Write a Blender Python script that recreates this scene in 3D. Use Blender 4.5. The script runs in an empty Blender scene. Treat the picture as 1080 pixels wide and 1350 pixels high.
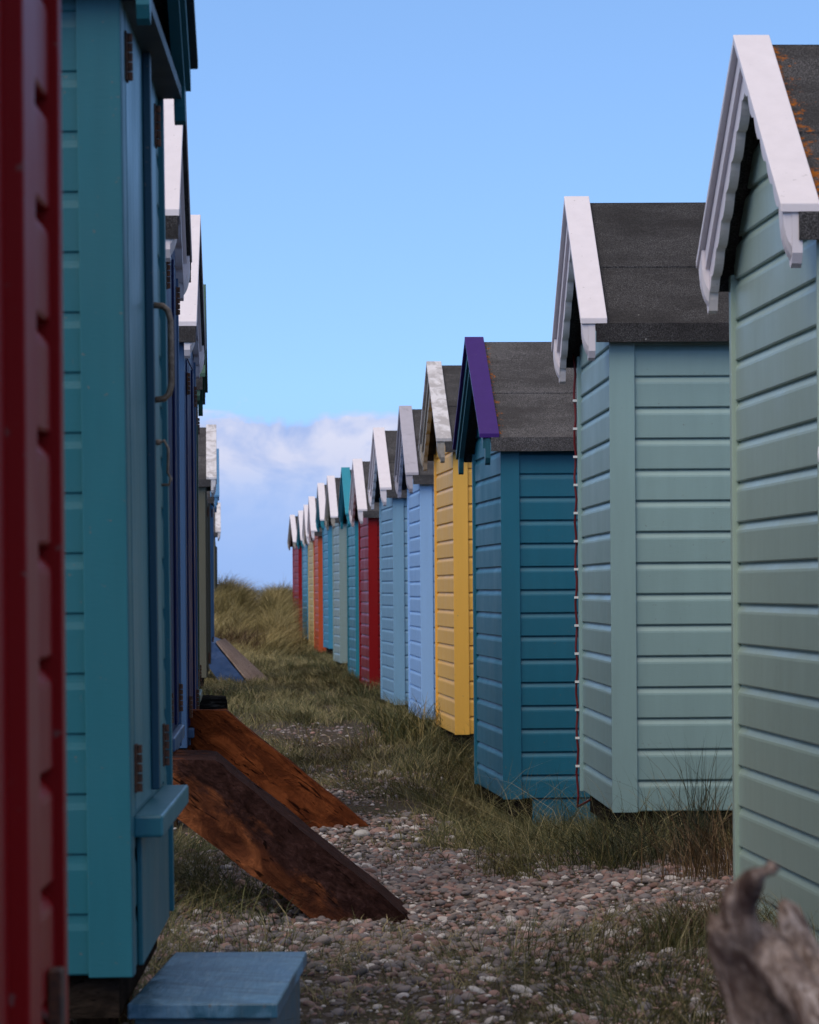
import bpy, bmesh, math, random
import numpy as np
random.seed(7)
RNG = np.random.default_rng(11)
sc = bpy.context.scene
COL = sc.collection
F = 5000.0          # focal length in pixels of a 1080 wide frame
PX, PY = 540.0, 775.5
ROLL = math.radians(0.42)
CAMZ = 1.25
W, D = 1.75, 2.4    # hut width along the row, hut depth
T = 0.645           # roof slope
OH = 0.07

# ------------------------------------------------------------------ helpers
def at(x, y, Y):
    """world point seen at a photo pixel at depth Y"""
    dx, dy = x - PX, -(y - PY)
    c, s = math.cos(ROLL), math.sin(ROLL)
    return ((dx * c + dy * s) / F * Y, Y, CAMZ + (-dx * s + dy * c) / F * Y)

def sstep(a, b, x):
    t = np.clip((x - a) / (b - a), 0, 1)
    return t * t * (3 - 2 * t)

def _h(ix, iy, seed):
    v = np.sin(ix * 127.1 + iy * 311.7 + seed * 74.7) * 43758.5453
    return v - np.floor(v)

def vnoise(x, y, seed=0):
    x, y = np.asarray(x, float), np.asarray(y, float)
    ix, iy = np.floor(x), np.floor(y)
    fx, fy = x - ix, y - iy
    fx, fy = fx * fx * (3 - 2 * fx), fy * fy * (3 - 2 * fy)
    a, b = _h(ix, iy, seed), _h(ix + 1, iy, seed)
    c, d = _h(ix, iy + 1, seed), _h(ix + 1, iy + 1, seed)
    return (a * (1 - fx) + b * fx) * (1 - fy) + (c * (1 - fx) + d * fx) * fy

def fbm(x, y, seed=0):
    return (vnoise(x, y, seed) + .5 * vnoise(2.1 * x, 2.1 * y, seed + 1) + .25 * vnoise(4.3 * x, 4.3 * y, seed + 2)) / 1.75

def gz(X, Y):
    """height of the ground"""
    X, Y = np.asarray(X, float), np.asarray(Y, float)
    z = .04 + .06 * (1 - sstep(14, 19, Y)) - .19 * np.exp(-((Y - 21.8) / 3.0) ** 2) * sstep(-.1, .5, X)
    z = z + .05 * sstep(.5, 1.1, X) * (1 - sstep(16.5, 19, Y))
    z = z + .05 * (fbm(X * 1.7, Y * .6, 3) - .5) + .02 * (vnoise(X * 7, Y * 3, 9) - .5)
    a = X / np.maximum(Y, 1)
    m = np.maximum(sstep(-.0290, -.0345, a) if False else 1 - sstep(-.0345, -.0290, a), sstep(90, 96, Y))
    dune = (.62 + 1.0 * (fbm(X * 1.0, Y * .10, 21) - .35)) * sstep(60, 84, Y) * m
    dune = dune * (1 - sstep(118, 150, Y)) * (1 - .62 * np.exp(-((a + .0405) / .0020) ** 2)) * (1 + .12 * np.exp(-((a + .0475) / .003) ** 2))
    z = z + dune - 3.2 * sstep(110, 175, Y)
    return z

def link(o, parent=None):
    COL.objects.link(o)
    if parent is not None:
        o.parent = parent
    return o

def tag(o, label=None, cat=None, group=None, kind=None):
    if label: o['label'] = label
    if cat: o['category'] = cat
    if group: o['group'] = group
    if kind: o['kind'] = kind
    return o

def empty(name, loc, rz=0.0):
    o = bpy.data.objects.new(name, None)
    o.empty_display_size = .3
    o.location = loc
    o.rotation_euler = (0, 0, rz)
    return link(o)

class MB:
    def __init__(s): s.v, s.f, s.smooth = [], [], False
    def quad(s, a, b, c, d):
        n = len(s.v); s.v += [a, b, c, d]; s.f.append((n, n + 1, n + 2, n + 3))
    def tri(s, a, b, c):
        n = len(s.v); s.v += [a, b, c]; s.f.append((n, n + 1, n + 2))
    def hexa(s, p):            # 8 corners: bottom ring 0-3, top ring 4-7
        n = len(s.v); s.v += [tuple(q) for q in p]
        for f in ((0, 3, 2, 1), (4, 5, 6, 7), (0, 1, 5, 4), (1, 2, 6, 5), (2, 3, 7, 6), (3, 0, 4, 7)):
            s.f.append(tuple(n + i for i in f))
    def box(s, x0, x1, y0, y1, z0, z1):
        s.hexa([(x0, y0, z0), (x1, y0, z0), (x1, y1, z0), (x0, y1, z0), (x0, y0, z1), (x1, y0, z1), (x1, y1, z1), (x0, y1, z1)])
    def tube(s, pts, r, n=8, cap=True):
        rr = r if isinstance(r, (list, tuple)) else [r] * len(pts)
        base = len(s.v); P = [np.array(p, float) for p in pts]
        for i, p in enumerate(P):
            t = P[min(i + 1, len(P) - 1)] - P[max(i - 1, 0)]
            t = t / (np.linalg.norm(t) + 1e-9)
            up = np.array((0, 1, 0.)) if abs(t[1]) < .9 else np.array((1, 0, 0.))
            a = np.cross(t, up); a /= np.linalg.norm(a); b = np.cross(t, a)
            for k in range(n):
                g = 2 * math.pi * k / n
                s.v.append(tuple(p + rr[i] * (math.cos(g) * a + math.sin(g) * b)))
        for i in range(len(P) - 1):
            for k in range(n):
                k2 = (k + 1) % n
                s.f.append((base + i * n + k, base + i * n + k2, base + (i + 1) * n + k2, base + (i + 1) * n + k))
        if cap:
            s.f.append(tuple(base + k for k in range(n))[::-1])
            s.f.append(tuple(base + (len(P) - 1) * n + k for k in range(n)))
    def build(s, name, mat, parent=None, bevel=0.0, smooth=False, merge=True):
        me = bpy.data.meshes.new(name)
        me.from_pydata(s.v, [], s.f)
        bm = bmesh.new(); bm.from_mesh(me)
        if merge: bmesh.ops.remove_doubles(bm, verts=bm.verts, dist=1e-5)
        bmesh.ops.recalc_face_normals(bm, faces=bm.faces)
        if bevel:
            es = [e for e in bm.edges if len(e.link_faces) == 2 and e.calc_face_angle(0) > .6]
            bmesh.ops.bevel(bm, geom=es, offset=bevel, segments=2, affect='EDGES', profile=.5, clamp_overlap=True)
        bm.to_mesh(me); bm.free()
        if smooth: me.polygons.foreach_set('use_smooth', [True] * len(me.polygons))
        me.materials.append(mat)
        return link(bpy.data.objects.new(name, me), parent)

# ------------------------------------------------------------------ materials
class NT:
    def __init__(s, name):
        s.m = bpy.data.materials.new(name); s.m.use_nodes = True
        s.t = s.m.node_tree; s.b = s.t.nodes['Principled BSDF']
        s.co = s.n('ShaderNodeTexCoord').outputs['Object']
    def n(s, k, **kw):
        o = s.t.nodes.new(k)
        for a, v in kw.items(): setattr(o, a, v)
        return o
    def l(s, a, b): s.t.links.new(a, b)
    def mapping(s, scale, rot=(0, 0, 0), src=None, loc=(0, 0, 0)):
        v = src or s.co
        if any(rot):
            r = s.n('ShaderNodeMapping'); r.inputs['Rotation'].default_value = rot; s.l(v, r.inputs['Vector']); v = r.outputs[0]
        o = s.n('ShaderNodeMapping'); o.inputs['Scale'].default_value = scale
        o.inputs['Location'].default_value = loc
        s.l(v, o.inputs['Vector']); return o.outputs[0]
    def noise(s, vec, scale, detail=4, rough=.55, dist=0):
        o = s.n('ShaderNodeTexNoise'); o.inputs['Scale'].default_value = scale; o.inputs['Detail'].default_value = detail
        o.inputs['Roughness'].default_value = rough; o.inputs['Distortion'].default_value = dist
        s.l(vec, o.inputs['Vector']); return o.outputs['Fac']
    def ramp(s, fac, stops, interp='LINEAR'):
        o = s.n('ShaderNodeValToRGB'); e = o.color_ramp.elements; o.color_ramp.interpolation = interp
        while len(e) < len(stops): e.new(.5)
        for i, (p, c) in enumerate(stops):
            e[i].position = p; e[i].color = (*c, 1) if not isinstance(c, (int, float)) else (c, c, c, 1)
        s.l(fac, o.inputs[0]); return o.outputs[0]
    def mix(s, fac, a, b, mode='MIX'):
        o = s.n('ShaderNodeMix', data_type='RGBA', blend_type=mode)
        for sk, v in ((o.inputs[0], fac), (o.inputs[6], a), (o.inputs[7], b)):
            if isinstance(v, (int, float)): sk.default_value = v
            elif isinstance(v, tuple): sk.default_value = (*v, 1)
            else: s.l(v, sk)
        return o.outputs[2]
    def math(s, op, a, b=0.0, clamp=False):
        o = s.n('ShaderNodeMath', operation=op, use_clamp=clamp)
        for sk, v in ((o.inputs[0], a), (o.inputs[1], b)):
            if isinstance(v, (int, float)): sk.default_value = v
            else: s.l(v, sk)
        return o.outputs[0]
    def bump(s, h, strength, dist=.005, prev=None):
        o = s.n('ShaderNodeBump'); o.inputs['Strength'].default_value = strength; o.inputs['Distance'].default_value = dist
        s.l(h, o.inputs['Height'])
        if prev is not None: s.l(prev, o.inputs['Normal'])
        return o.outputs[0]
    def done(s, col, rough=.5, normal=None, spec=.5):
        if isinstance(col, tuple): s.b.inputs['Base Color'].default_value = (*col, 1)
        else: s.l(col, s.b.inputs['Base Color'])
        if isinstance(rough, (int, float)): s.b.inputs['Roughness'].default_value = rough
        else: s.l(rough, s.b.inputs['Roughness'])
        s.b.inputs['Specular IOR Level'].default_value = spec
        if normal is not None: s.l(normal, s.b.inputs['Normal'])
        return s.m

_cache = {}
def sc3(c, k): return tuple(min(1, v * k) for v in c)
def paint(name, c, rough=.42, wear=0.0, wearcol=(.22, .2, .18), seed=0.0, spec=.38, boards=None):
    c0 = c
    key = ('p', name)
    if max(c) < .68: c = sc3(c, .86)
    if key in _cache: return _cache[key]
    s = NT(name)
    ve = s.mapping((1, 1, 1), loc=(seed, seed * .7, seed * .3))
    streak = s.noise(s.mapping((6, 6, .7), src=ve), 3, 5, .6)
    big = s.noise(ve, 2.2, 3)
    fine = s.noise(s.mapping((9, 9, 60), src=ve), 4, 4)
    pale = max(c) > .68 and not wear
    col = s.mix(s.ramp(streak, [(.3, 0), (.75, 1)]), sc3(c, .97 if pale else .93), sc3(c, 1.05))
    col = s.mix(s.math('MULTIPLY', s.ramp(big, [(.35, 0), (.7, 1)]), .10 if pale else .30), col, tuple(v * .86 + .003 for v in c))
    # small knocks and dirt specks
    sp = s.noise(ve, 55, 2)
    col = s.mix(s.math('MULTIPLY', s.ramp(sp, [(.70, 0), (.76, 1)]), .5), col, sc3(wearcol, .7))
    if wear:
        w = s.noise(s.mapping((3, 3, 3), src=ve), 2.2, 8, .68, .6)
        w = s.ramp(w, [(.62 - .25 * wear, 0), (.72 - .22 * wear, 1)])
        col = s.mix(s.math('MULTIPLY', w, .45 + .3 * wear), col, wearcol)
    rg = s.ramp(big, [(.3, rough * .85), (.75, min(1, rough * 1.3))])
    nb = s.bump(fine, .12, .003); nb = s.bump(streak, .02 if pale else .10, .004, nb)
    if boards:
        sx = s.n('ShaderNodeSeparateXYZ'); s.l(s.co, sx.inputs[0])
        fl = s.math('FLOOR', s.math('DIVIDE', s.math('SUBTRACT', sx.outputs[2], boards[1]), boards[0]))
        wn = s.n('ShaderNodeTexWhiteNoise', noise_dimensions='1D'); s.l(s.math('ADD', fl, seed), wn.inputs['W'])
        col = s.mix(s.ramp(wn.outputs[0], [(0, 0), (1, .15)]), col, sc3(c, .62))
        # weather marks: faint runs below the laps and scuffs
        mk = s.noise(s.mapping((26, 26, 2.2), src=ve), 2.0, 4, .7)
        col = s.mix(s.ramp(mk, [(.64, 0), (.84, .14)]), col, sc3(wearcol, .8))
        ck = s.noise(s.mapping((7, 7, 30), src=ve), 5, 3, .6, 1.0)
        col = s.mix(s.ramp(ck, [(.745, 0), (.775, .55)]), col, sc3(wearcol, 1.3))
    m_ = s.done(col, rg, nb, spec); _cache[key] = m_
    REG[m_.name] = dict(name=name, c=c0, rough=rough, wear=wear, wearcol=wearcol, seed=seed, spec=spec)
    return m_
REG = {}
def boarded(m_, p, b):
    a = dict(REG[m_.name]); a['name'] += '_boards_%d' % len(_cache)
    return paint(boards=(p, b), **a)

def felt(name, lichen=0.0, seed=0.0, base=.036):
    s = NT(name)
    ve = s.mapping((1, 1, 1), loc=(seed, seed, seed))
    grit = s.noise(ve, 210, 2, .7)
    mid = s.noise(ve, 55, 5, .7); big = s.noise(s.mapping((1, 2.2, 2.2), src=ve), 2.4, 6, .65)
    col = s.ramp(grit, [(.36, (base * .35,) * 3), (.52, (base, base * .96, base * .99)), (.66, (base * 2.6, base * 2.45, base * 2.5))])
    col = s.mix(s.math('MULTIPLY', s.ramp(mid, [(.5, 0), (.72, 1)]), .5), col, (base * 1.9, base * 1.78, base * 1.78))
    col = s.mix(s.math('MULTIPLY', s.ramp(big, [(.4, 0), (.62, 1)]), .7), col, (base * .45, base * .42, base * .43))
    sp = s.noise(ve, 38, 1); col = s.mix(s.ramp(sp, [(.80, 0), (.82, .8)]), col, (.35, .34, .32))
    if lichen:
        sep = s.n('ShaderNodeSeparateXYZ'); s.l(s.co, sep.inputs[0])
        edge = s.n('ShaderNodeMapRange'); edge.inputs['From Min'].default_value = .115; edge.inputs['From Max'].default_value = -.02
        s.l(sep.outputs[0], edge.inputs['Value'])
        ln = s.noise(s.mapping((1, 1, 1), loc=(seed, 2, 1)), 26, 6, .75)
        f = s.math('ADD', s.math('MULTIPLY', edge.outputs[0], .34), ln)
        gn = s.n('ShaderNodeSeparateXYZ'); s.l(s.n('ShaderNodeNewGeometry').outputs['Normal'], gn.inputs[0])
        f = s.math('MULTIPLY', s.ramp(f, [(.742 if lichen > .9 else .845, 0), (.83 if lichen > .9 else .90, 1)]), s.math('GREATER_THAN', gn.outputs[2], .3))
        oc = s.mix(s.noise(s.co, 90, 3), (.20, .045, .004), (.42, .14, .012))
        col = s.mix(f, col, oc)
    nb = s.bump(grit, .7, .004); nb = s.bump(mid, .4, .006, nb)
    return s.done(col, .95, nb, .15)

def wood(name, c1, c2, c3, axis=(1, 1, 1), rot=(0, 0, 0), rough=.75, mott=.5):
    s = NT(name)
    g = s.mapping(axis, rot)
    grain = s.noise(g, 9, 8, .65, .8)
    mot = s.noise(s.co, 5, 6, .65, .5)
    crack = s.noise(g, 22, 3, .5, 1.5)
    col = s.ramp(grain, [(.32, c1), (.52, c2), (.72, c3)])
    col = s.mix(s.math('MULTIPLY', s.ramp(mot, [(.47, 0), (.6, 1)]), mott), col, c1)
    col = s.mix(s.ramp(crack, [(.30, .9), (.38, 0)]), col, sc3(c1, .25))
    nb = s.bump(grain, .6, .012); nb = s.bump(crack, .4, .01, nb); nb = s.bump(mot, .6, .03, nb)
    return s.done(col, rough, nb, .0)

def metal_rust(name, c1, c2, rough=.55, metallic=.4):
    s = NT(name)
    n = s.noise(s.co, 60, 5, .7)
    col = s.mix(s.ramp(n, [(.4, 0), (.6, 1)]), c1, c2)
    s.b.inputs['Metallic'].default_value = metallic
    return s.done(col, rough, s.bump(n, .4, .003))

M_RUST = metal_rust('rusty_iron', (.12, .045, .02), (.035, .02, .015), .8, 0)
M_STEEL = metal_rust('worn_steel', (.30, .22, .15), (.16, .10, .06), .4, .2)
M_LEG = wood('stilt_timber', (.03, .018, .012), (.09, .05, .03), (.15, .09, .05), (4, 4, .5))
M_FLOOR = wood('floor_timber', (.012, .009, .007), (.03, .022, .017), (.05, .035, .025), (1, 4, 4))

# ------------------------------------------------------------------ the hut
def rs(u):                       # roof surface height over the eave, near slope
    return .08 + (u + OH) * T
HU = W / 2

def siding(mb, rows, fn, ext):
    """rows: (z, offset outward); fn(a, off, z) -> point; ext(z) -> a0, a1"""
    for (z0, o0), (z1, o1) in zip(rows, rows[1:]):
        a0, a1 = ext(z0); b0, b1 = ext(z1)
        if a1 - a0 < 1e-4 and b1 - b0 < 1e-4: continue
        mb.quad(fn(a0, o0, z0), fn(a1, o0, z0), fn(b1, o1, z1), fn(b0, o1, z1))

def profile(p, ztop, cove=1.0):
    rows = []; z = 0.0
    while z < ztop:
        for f, o in ((0, 0), (.03, .0025), (.74, .0025), (.80, .0010), (.86, -.0030), (.92, -.0075), (.965, -.0100), (.999, -.0108)):
            rows.append((z + f * p, o if o > 0 else o * cove))
        z += p
    out = [r for r in rows if r[0] <= ztop]
    nxt = next((r for r in rows if r[0] > ztop), None)
    out.append((ztop, nxt[1] if nxt else 0.0))
    return out

def hut(label, side, x0, Y0, slope, y_bot, y_eave, colr, cap, barge, *, p=.135, trim=None, roofm=None,
        doors=None, scallop=True, name='beach_hut', pend=True, cap_under=None, ground_legs=True, nails=False,
        doorspan=(.15, 1.47), sill=.070, frame_m=None, lit_post=True, group='beach huts in two rows', cove=1.0, vsh=0.0, proud=(.030, .020, .054), postw=.105):
    X0, _, _ = at(x0, PY, Y0)
    X0 = (x0 - PX) / F * Y0
    zb = at(x0, y_bot, Y0)[2]; ze = at(x0, y_eave, Y0)[2]
    ax, ay = X0 + side * 1.0, Y0 + .9
    zg = float(gz(X0 + side * .1, Y0 + .5))
    rz = -math.atan(slope)
    root = empty(name, (X0, Y0, zg), rz)
    tag(root, label, 'beach hut', group)
    b = zb - zg                      # wall bottom above the ground
    H = ze - zb                      # felt apron bottom above wall bottom
    trim = trim or colr
    s = side
    P = lambda v, u, z: (s * v, u, b + z)
    # --- walls
    mb = MB()
    Hw = H + .088
    top = Hw + HU * T
    g_ext = lambda z: (0, W) if z <= Hw else ((z - Hw) / T, W - (z - Hw) / T)
    rows = profile(p, top - .002, cove)
    rs_ = profile(p, Hw, cove)
    siding(mb, rows, lambda a, o, z: P(-o, a, z), g_ext)
    siding(mb, rows, lambda a, o, z: P(D + o, a, z), g_ext)
    siding(mb, rs_, lambda a, o, z: P(a, -o, z), lambda z: (0, D))
    siding(mb, rs_, lambda a, o, z: P(a, W + o, z), lambda z: (0, D))
    mb.build('wall', boarded(colr, p, b), root)
    # --- corner boards
    def bx(m, v0, v1, u0, u1, z0, z1):
        a, c = sorted((s * v0, s * v1)); m.box(a, c, u0, u1, b + z0, b + z1)
    for (v0, v1, u0, u1) in ((-.0045, postw, -.018, 0), (-.016, .105, W - .03, W + .018),
                             (D - .105, D + .006, -.018, 0), (D - .105, D + .006, W, W + .018)):
        m = MB(); bx(m, v0, v1, u0, u1, -.005, H + .05)
        if side < 0 and u0 < .1 and v0 < .1:      # door side: a board round the corner too
            bx(m, -.006, 0, 0.0005, .085, -.005, H + .05)
        m.build('corner_board', trim, root, bevel=.0025)
    # --- roof
    m = MB()
    def slope_slab(u0, u1, lift, th, v0, v1, mir):
        pts = []
        for dz in (-th, 0):
            for (v, u) in ((v0, u0), (v1, u0), (v1, u1), (v0, u1)):
                uu = W - u if mir else u
                pts.append(P(v, uu, H + rs(u) + lift + dz))
        m.hexa(pts)
    for mir in (0, 1):
        slope_slab(-OH, HU, 0, .03, -.066, D + .064, mir)
        slope_slab(.36, HU + .002, .007, .0065, -.0655, D + .0645, mir)
        slope_slab(-OH - .006, .02, .006, .0055, -.065, D + .065, mir)
        u0, u1 = (-OH - .012, -OH - .001) if not mir else (W + OH + .001, W + OH + .012)
        bx(m, -.0645, D + .0655, u0, u1, H + .002, H + .083)
    m.build('roof', roofm, root)
    # --- bargeboards and caps
    for gable in (0, 1):
        V = (lambda v: v + vsh) if gable == 0 else (lambda v: D - v)
        for mir in (0, 1):
            U = (lambda u: W - u) if mir else (lambda u: u)
            # cap: a flat board on the slope along the gable edge
            m = MB(); pts = []
            for dz in (.008, .034):
                for (v, u) in ((-.132, -OH - .012), (-.017, -OH - .012), (-.017, HU + (.0 if mir else .012)), (-.132, HU + (.0 if mir else .012))):
                    pts.append(P(V(v), U(u), H + rs(u) + dz))
            m.hexa(pts); m.build('barge_cap', cap, root, bevel=.003)
            # bargeboard with a hanging end
            m = MB(); cols = []
            n = 54 if scallop else 14
            hb = .135
            for i in range(n + 1):
                u = -OH + .085 + (HU - (-OH + .085)) * i / n
                zt = H + rs(u) + .004
                sl = (u + OH) / math.cos(math.atan(T))
                dz = .032 * abs(math.sin(math.pi * sl / .15)) ** .6 if scallop else 0
                cols.append((u, zt, zt - hb + .02 - dz))
            pre = [(-OH - .004, H - .035), (-OH + .012, H - .064), (-OH + .032, H - .076), (-OH + .052, H - .066),
                   (-OH + .066, H - .03), (-OH + .074, H + .005)] if pend else [(-OH - .004, H + .0), (-OH + .05, H + .012)]
            cols = [(u, H + rs(u) + .004, zb_) for u, zb_ in pre] + cols
            for va, vb in ((-.098, -.068),):
                for (ua, ta, ba), (ub, tb, bb) in zip(cols, cols[1:]):
                    ca = [P(V(va), U(ua), ba), P(V(vb), U(ua), ba), P(V(vb), U(ub), bb), P(V(va), U(ub), bb),
                          P(V(va), U(ua), ta), P(V(vb), U(ua), ta), P(V(vb), U(ub), tb), P(V(va), U(ub), tb)]
                    n0 = len(m.v); m.v += ca
                    fs = [(0, 3, 2, 1), (4, 5, 6, 7), (0, 4, 7, 3), (1, 2, 6, 5)]
                    if (ua, ta, ba) == cols[0]: fs.append((0, 1, 5, 4))
                    if (ub, tb, bb) == cols[-1]: fs.append((2, 3, 7, 6))
                    m.f += [tuple(n0 + k for k in f) for f in fs]
            if pend and scallop:
                tg = [(-OH - .002, H - .005), (-OH + .014, H - .03), (-OH + .04, H - .042), (-OH + .064, H - .03), (-OH + .08, H + .01)]
                for (ua, ba), (ub, bb) in zip(tg, tg[1:]):
                    for (va, la), (vb, lb) in zip(((-.124, .075), (-.121, .045), (-.115, .02), (-.108, .003), (-.0985, -.012)), ((-.121, .045), (-.115, .02), (-.108, .003), (-.0985, -.012))):
                        m.hexa([P(V(va), U(ua), ba + la), P(V(vb), U(ua), ba + lb), P(V(vb), U(ub), bb + lb), P(V(va), U(ub), bb + la),
                                P(V(va), U(ua), H + rs(ua) + .003), P(V(vb), U(ua), H + rs(ua) + .003), P(V(vb), U(ub), H + rs(ub) + .003), P(V(va), U(ub), H + rs(ub) + .003)])
            # plain moulding strip along its upper half
            u9 = -OH + (.082 if scallop else .002)
            pts = []
            for dz in (-.062, .002):
                for (v, u) in ((-.112, u9), (-.0985, u9), (-.0985, HU - .003), (-.112, HU - .003)):
                    pts.append(P(V(v), U(u), H + rs(u) + dz))
            m.hexa(pts)
            m.build('bargeboard', barge, root)
    # --- underside
    m = MB(); bx(m, .03, D - .03, .03, W - .03, -.10, -.002); m.build('floor', M_FLOOR, root)
    for (v, u) in ((.10, .34), (.14, W - .14), (D - .14, .14), (D - .14, W - .14)):
        zl = -(b) - .12
        if zl < -.1:
            m = MB(); bx(m, v - .045, v + .045, u - .045, u + .045, zl, -.1); m.build('leg', M_LEG, root, bevel=.004)
    # --- doors
    if doors:
        dp, fp, cp = proud; d0, d1 = doorspan; dm = (d0 + d1) / 2 + .06
        zf = doors.get('z0', .30); zt = min(H + .02, zf + 1.84)
        for k, (ua, ub) in enumerate(((d0, dm - .004), (dm, d1))):
            m = MB(); nb = 6
            for i in range(nb):
                a = ua + (ub - ua) * i / nb; c = ua + (ub - ua) * (i + 1) / nb
                bx(m, -dp, -.004, a + .0015, c - .0015, zf, zt)
                bx(m, -dp + .003, -.006, c - .002, c + .002, zf + .001, zt - .001) if i < nb - 1 else None
            dr = m.build('door', doors['m'], root, bevel=0)
            hu = ua + .012 if k == 0 else ub - .012
            for zc in (zt - .12, zf + .095):
                m = MB(); hx = 0
                bx(m, -dp - .004, -dp + .001, hu - .035, hu + .035, zc - .055, zc + .055)
                for q in range(5):
                    zz = zc - .055 + .022 * q
                    m.tube([P(-dp - .007, hu, zz + .001), P(-dp - .007, hu, zz + .020)], .009, 8)
                m.build('hinge', M_RUST, dr)
            if k == 1:
                m = MB(); bx(m, -cp, -dp - .0005, ua - .03, ua + .03, zf + .01, zt - .01)
                m.build('cover_strip', doors.get('strip', doors['m']), dr, bevel=.003)
                if doors.get('handle'):
                    z1, z0 = doors['handle']; z1 -= zb; z0 -= zb
                    uh = ua + .01
                    pts = [P(-cp + .004, uh, z1), P(-cp - .022, uh, z1 - .003), P(-cp - .034, uh, z1 - .014), P(-cp - .040, uh, z1 - .04),
                           P(-cp - .040, uh, z0 + .04), P(-cp - .034, uh, z0 + .014), P(-cp - .022, uh, z0 + .003), P(-cp + .004, uh, z0)]
                    m = MB(); m.tube(pts, .008, 10); m.build('handle', M_STEEL, dr, smooth=True)
                    zh = z0 - .11
                    m = MB()
                    m.tube([P(-cp - .002, uh + .01, zh), P(-cp - .02, uh + .01, zh + .01), P(-cp - .03, uh + .01, zh - .01), P(-cp - .028, uh + .01, zh - .07),
                            P(-cp - .036, uh + .01, zh - .085), P(-cp - .03, uh + .01, zh - .10), P(-cp - .012, uh + .01, zh - .10)], .0035, 6)
                    m.tube([P(-cp + .004, uh + .01, zh + .006), P(-cp - .012, uh + .01, zh + .006)], .007, 6)
                    m.build('hook', M_STEEL, dr, smooth=True)
        m = MB()
        bx(m, -fp, -.0035, d0 - .055, d0 - .004, zf - .01, zt + .02)
        bx(m, -fp, -.0035, d1 + .004, d1 + .055, zf - .01, zt + .02)
        bx(m, -fp - .002, -.0035, d0 - .055, d1 + .055, zt + .021, zt + .08)
        m.build('door_frame', frame_m or trim, root, bevel=.002)
        if sill:
            m = MB(); bx(m, -sill, -.001, d0 - .02, d1 + .02, zf - .062, zf - .012)
            m.build('sill', doors.get('sill', trim), root, bevel=.006)
            m = MB(); bx(m, -.016, -.0035, d0 + .06, d1 + .0, -.0, zf - .064)
            for ub in ():
                bx(m, -.055, -.0345, ub - .02, ub + .02, zf - .16, zf - .0645)
            m.build('kick_board', trim, root, bevel=.003)
    return root, (s, b, H, zb)

# colours (scene linear, measured as paint, not as lit)
def c8(r, g, b):
    f = lambda v: ((v / 255 + .055) / 1.055) ** 2.4 if v > 10 else v / 255 / 12.92
    return (f(r), f(g), f(b))
WHITE = paint('white_paint', (.76, .70, .73), .5, 0, (.4, .37, .35))
WHITE_OLD = paint('flaking_white_paint', (.72, .69, .70), .6, .75, (.32, .29, .28), 3)
LILAC = paint('chalky_lilac_white_paint', (.50, .47, .53), .55, .2, (.2, .18, .2), 5)
CREAM = paint('cream_barge_paint', (.42, .38, .33), .55, .3, (.25, .2, .15), 2)
SAGE = paint('sage_green_paint', (.42, .54, .45), .34, 0, seed=1, spec=.5)
PALE = paint('pale_duck_egg_paint', (.31, .465, .455), .34, 0, seed=2, spec=.5)
TEAL = paint('deep_teal_paint', (.020, .165, .25), .4, 0, seed=3)
TEALD = paint('dark_teal_trim_paint', (.018, .11, .15), .4, 0, seed=4)
YELLOW = paint('ochre_yellow_paint', (.80, .44, .075), .42, 0, seed=5)
SKYB = paint('light_blue_paint', (.27, .46, .74), .4, 0, seed=6)
SKYB2 = paint('soft_blue_paint', (.22, .41, .57), .4, 0, seed=7)
RED = paint('crimson_paint', (.29, .002, .002), .42, 0, seed=8, spec=.20)
RED2 = paint('dusky_red_paint', (.31, .004, .006), .45, 0, seed=9, spec=.2)
TURQ = paint('turquoise_paint', (.025, .25, .33), .4, 0, seed=10)
GREYG = paint('grey_green_paint', (.26, .35, .33), .4, 0, seed=11)
MIDB = paint('sea_blue_paint', (.05, .27, .42), .4, 0, seed=12)
ORANGE = paint('orange_red_paint', (.55, .085, .02), .4, 0, seed=13)
BUTTER = paint('butter_yellow_paint', (.62, .47, .20), .4, 0, seed=14)
PURPLE = paint('purple_paint', (.050, .013, .17), .42, 0, seed=15, spec=.25)
BTURQ = paint('bright_turquoise_paint', (.02, .30, .40), .4, 0, seed=16)
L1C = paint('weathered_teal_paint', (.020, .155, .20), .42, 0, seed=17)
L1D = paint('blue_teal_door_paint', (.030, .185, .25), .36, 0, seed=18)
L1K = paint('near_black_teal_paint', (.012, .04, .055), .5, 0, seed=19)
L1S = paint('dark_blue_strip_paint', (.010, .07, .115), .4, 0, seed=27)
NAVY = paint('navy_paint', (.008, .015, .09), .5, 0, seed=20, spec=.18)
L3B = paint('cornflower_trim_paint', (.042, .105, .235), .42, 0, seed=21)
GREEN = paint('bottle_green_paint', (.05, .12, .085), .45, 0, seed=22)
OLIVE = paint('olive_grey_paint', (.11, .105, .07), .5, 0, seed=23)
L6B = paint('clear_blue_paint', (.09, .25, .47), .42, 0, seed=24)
FELT1 = felt('mineral_felt_with_lichen', 1.0, 1.3, .062)
FELT2 = felt('dark_mineral_felt', 0, 4.1, .048)
FELT3 = felt('mineral_felt_lightly_lichened', .45, 7.7, .085)
FELT4 = felt('grey_mineral_felt', 0, 9.2, .07)

def yawR(x0, x1, Y0):
    return ((x1 - PX) * (Y0 + W) - (x0 - PX) * Y0) / F / W

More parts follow.
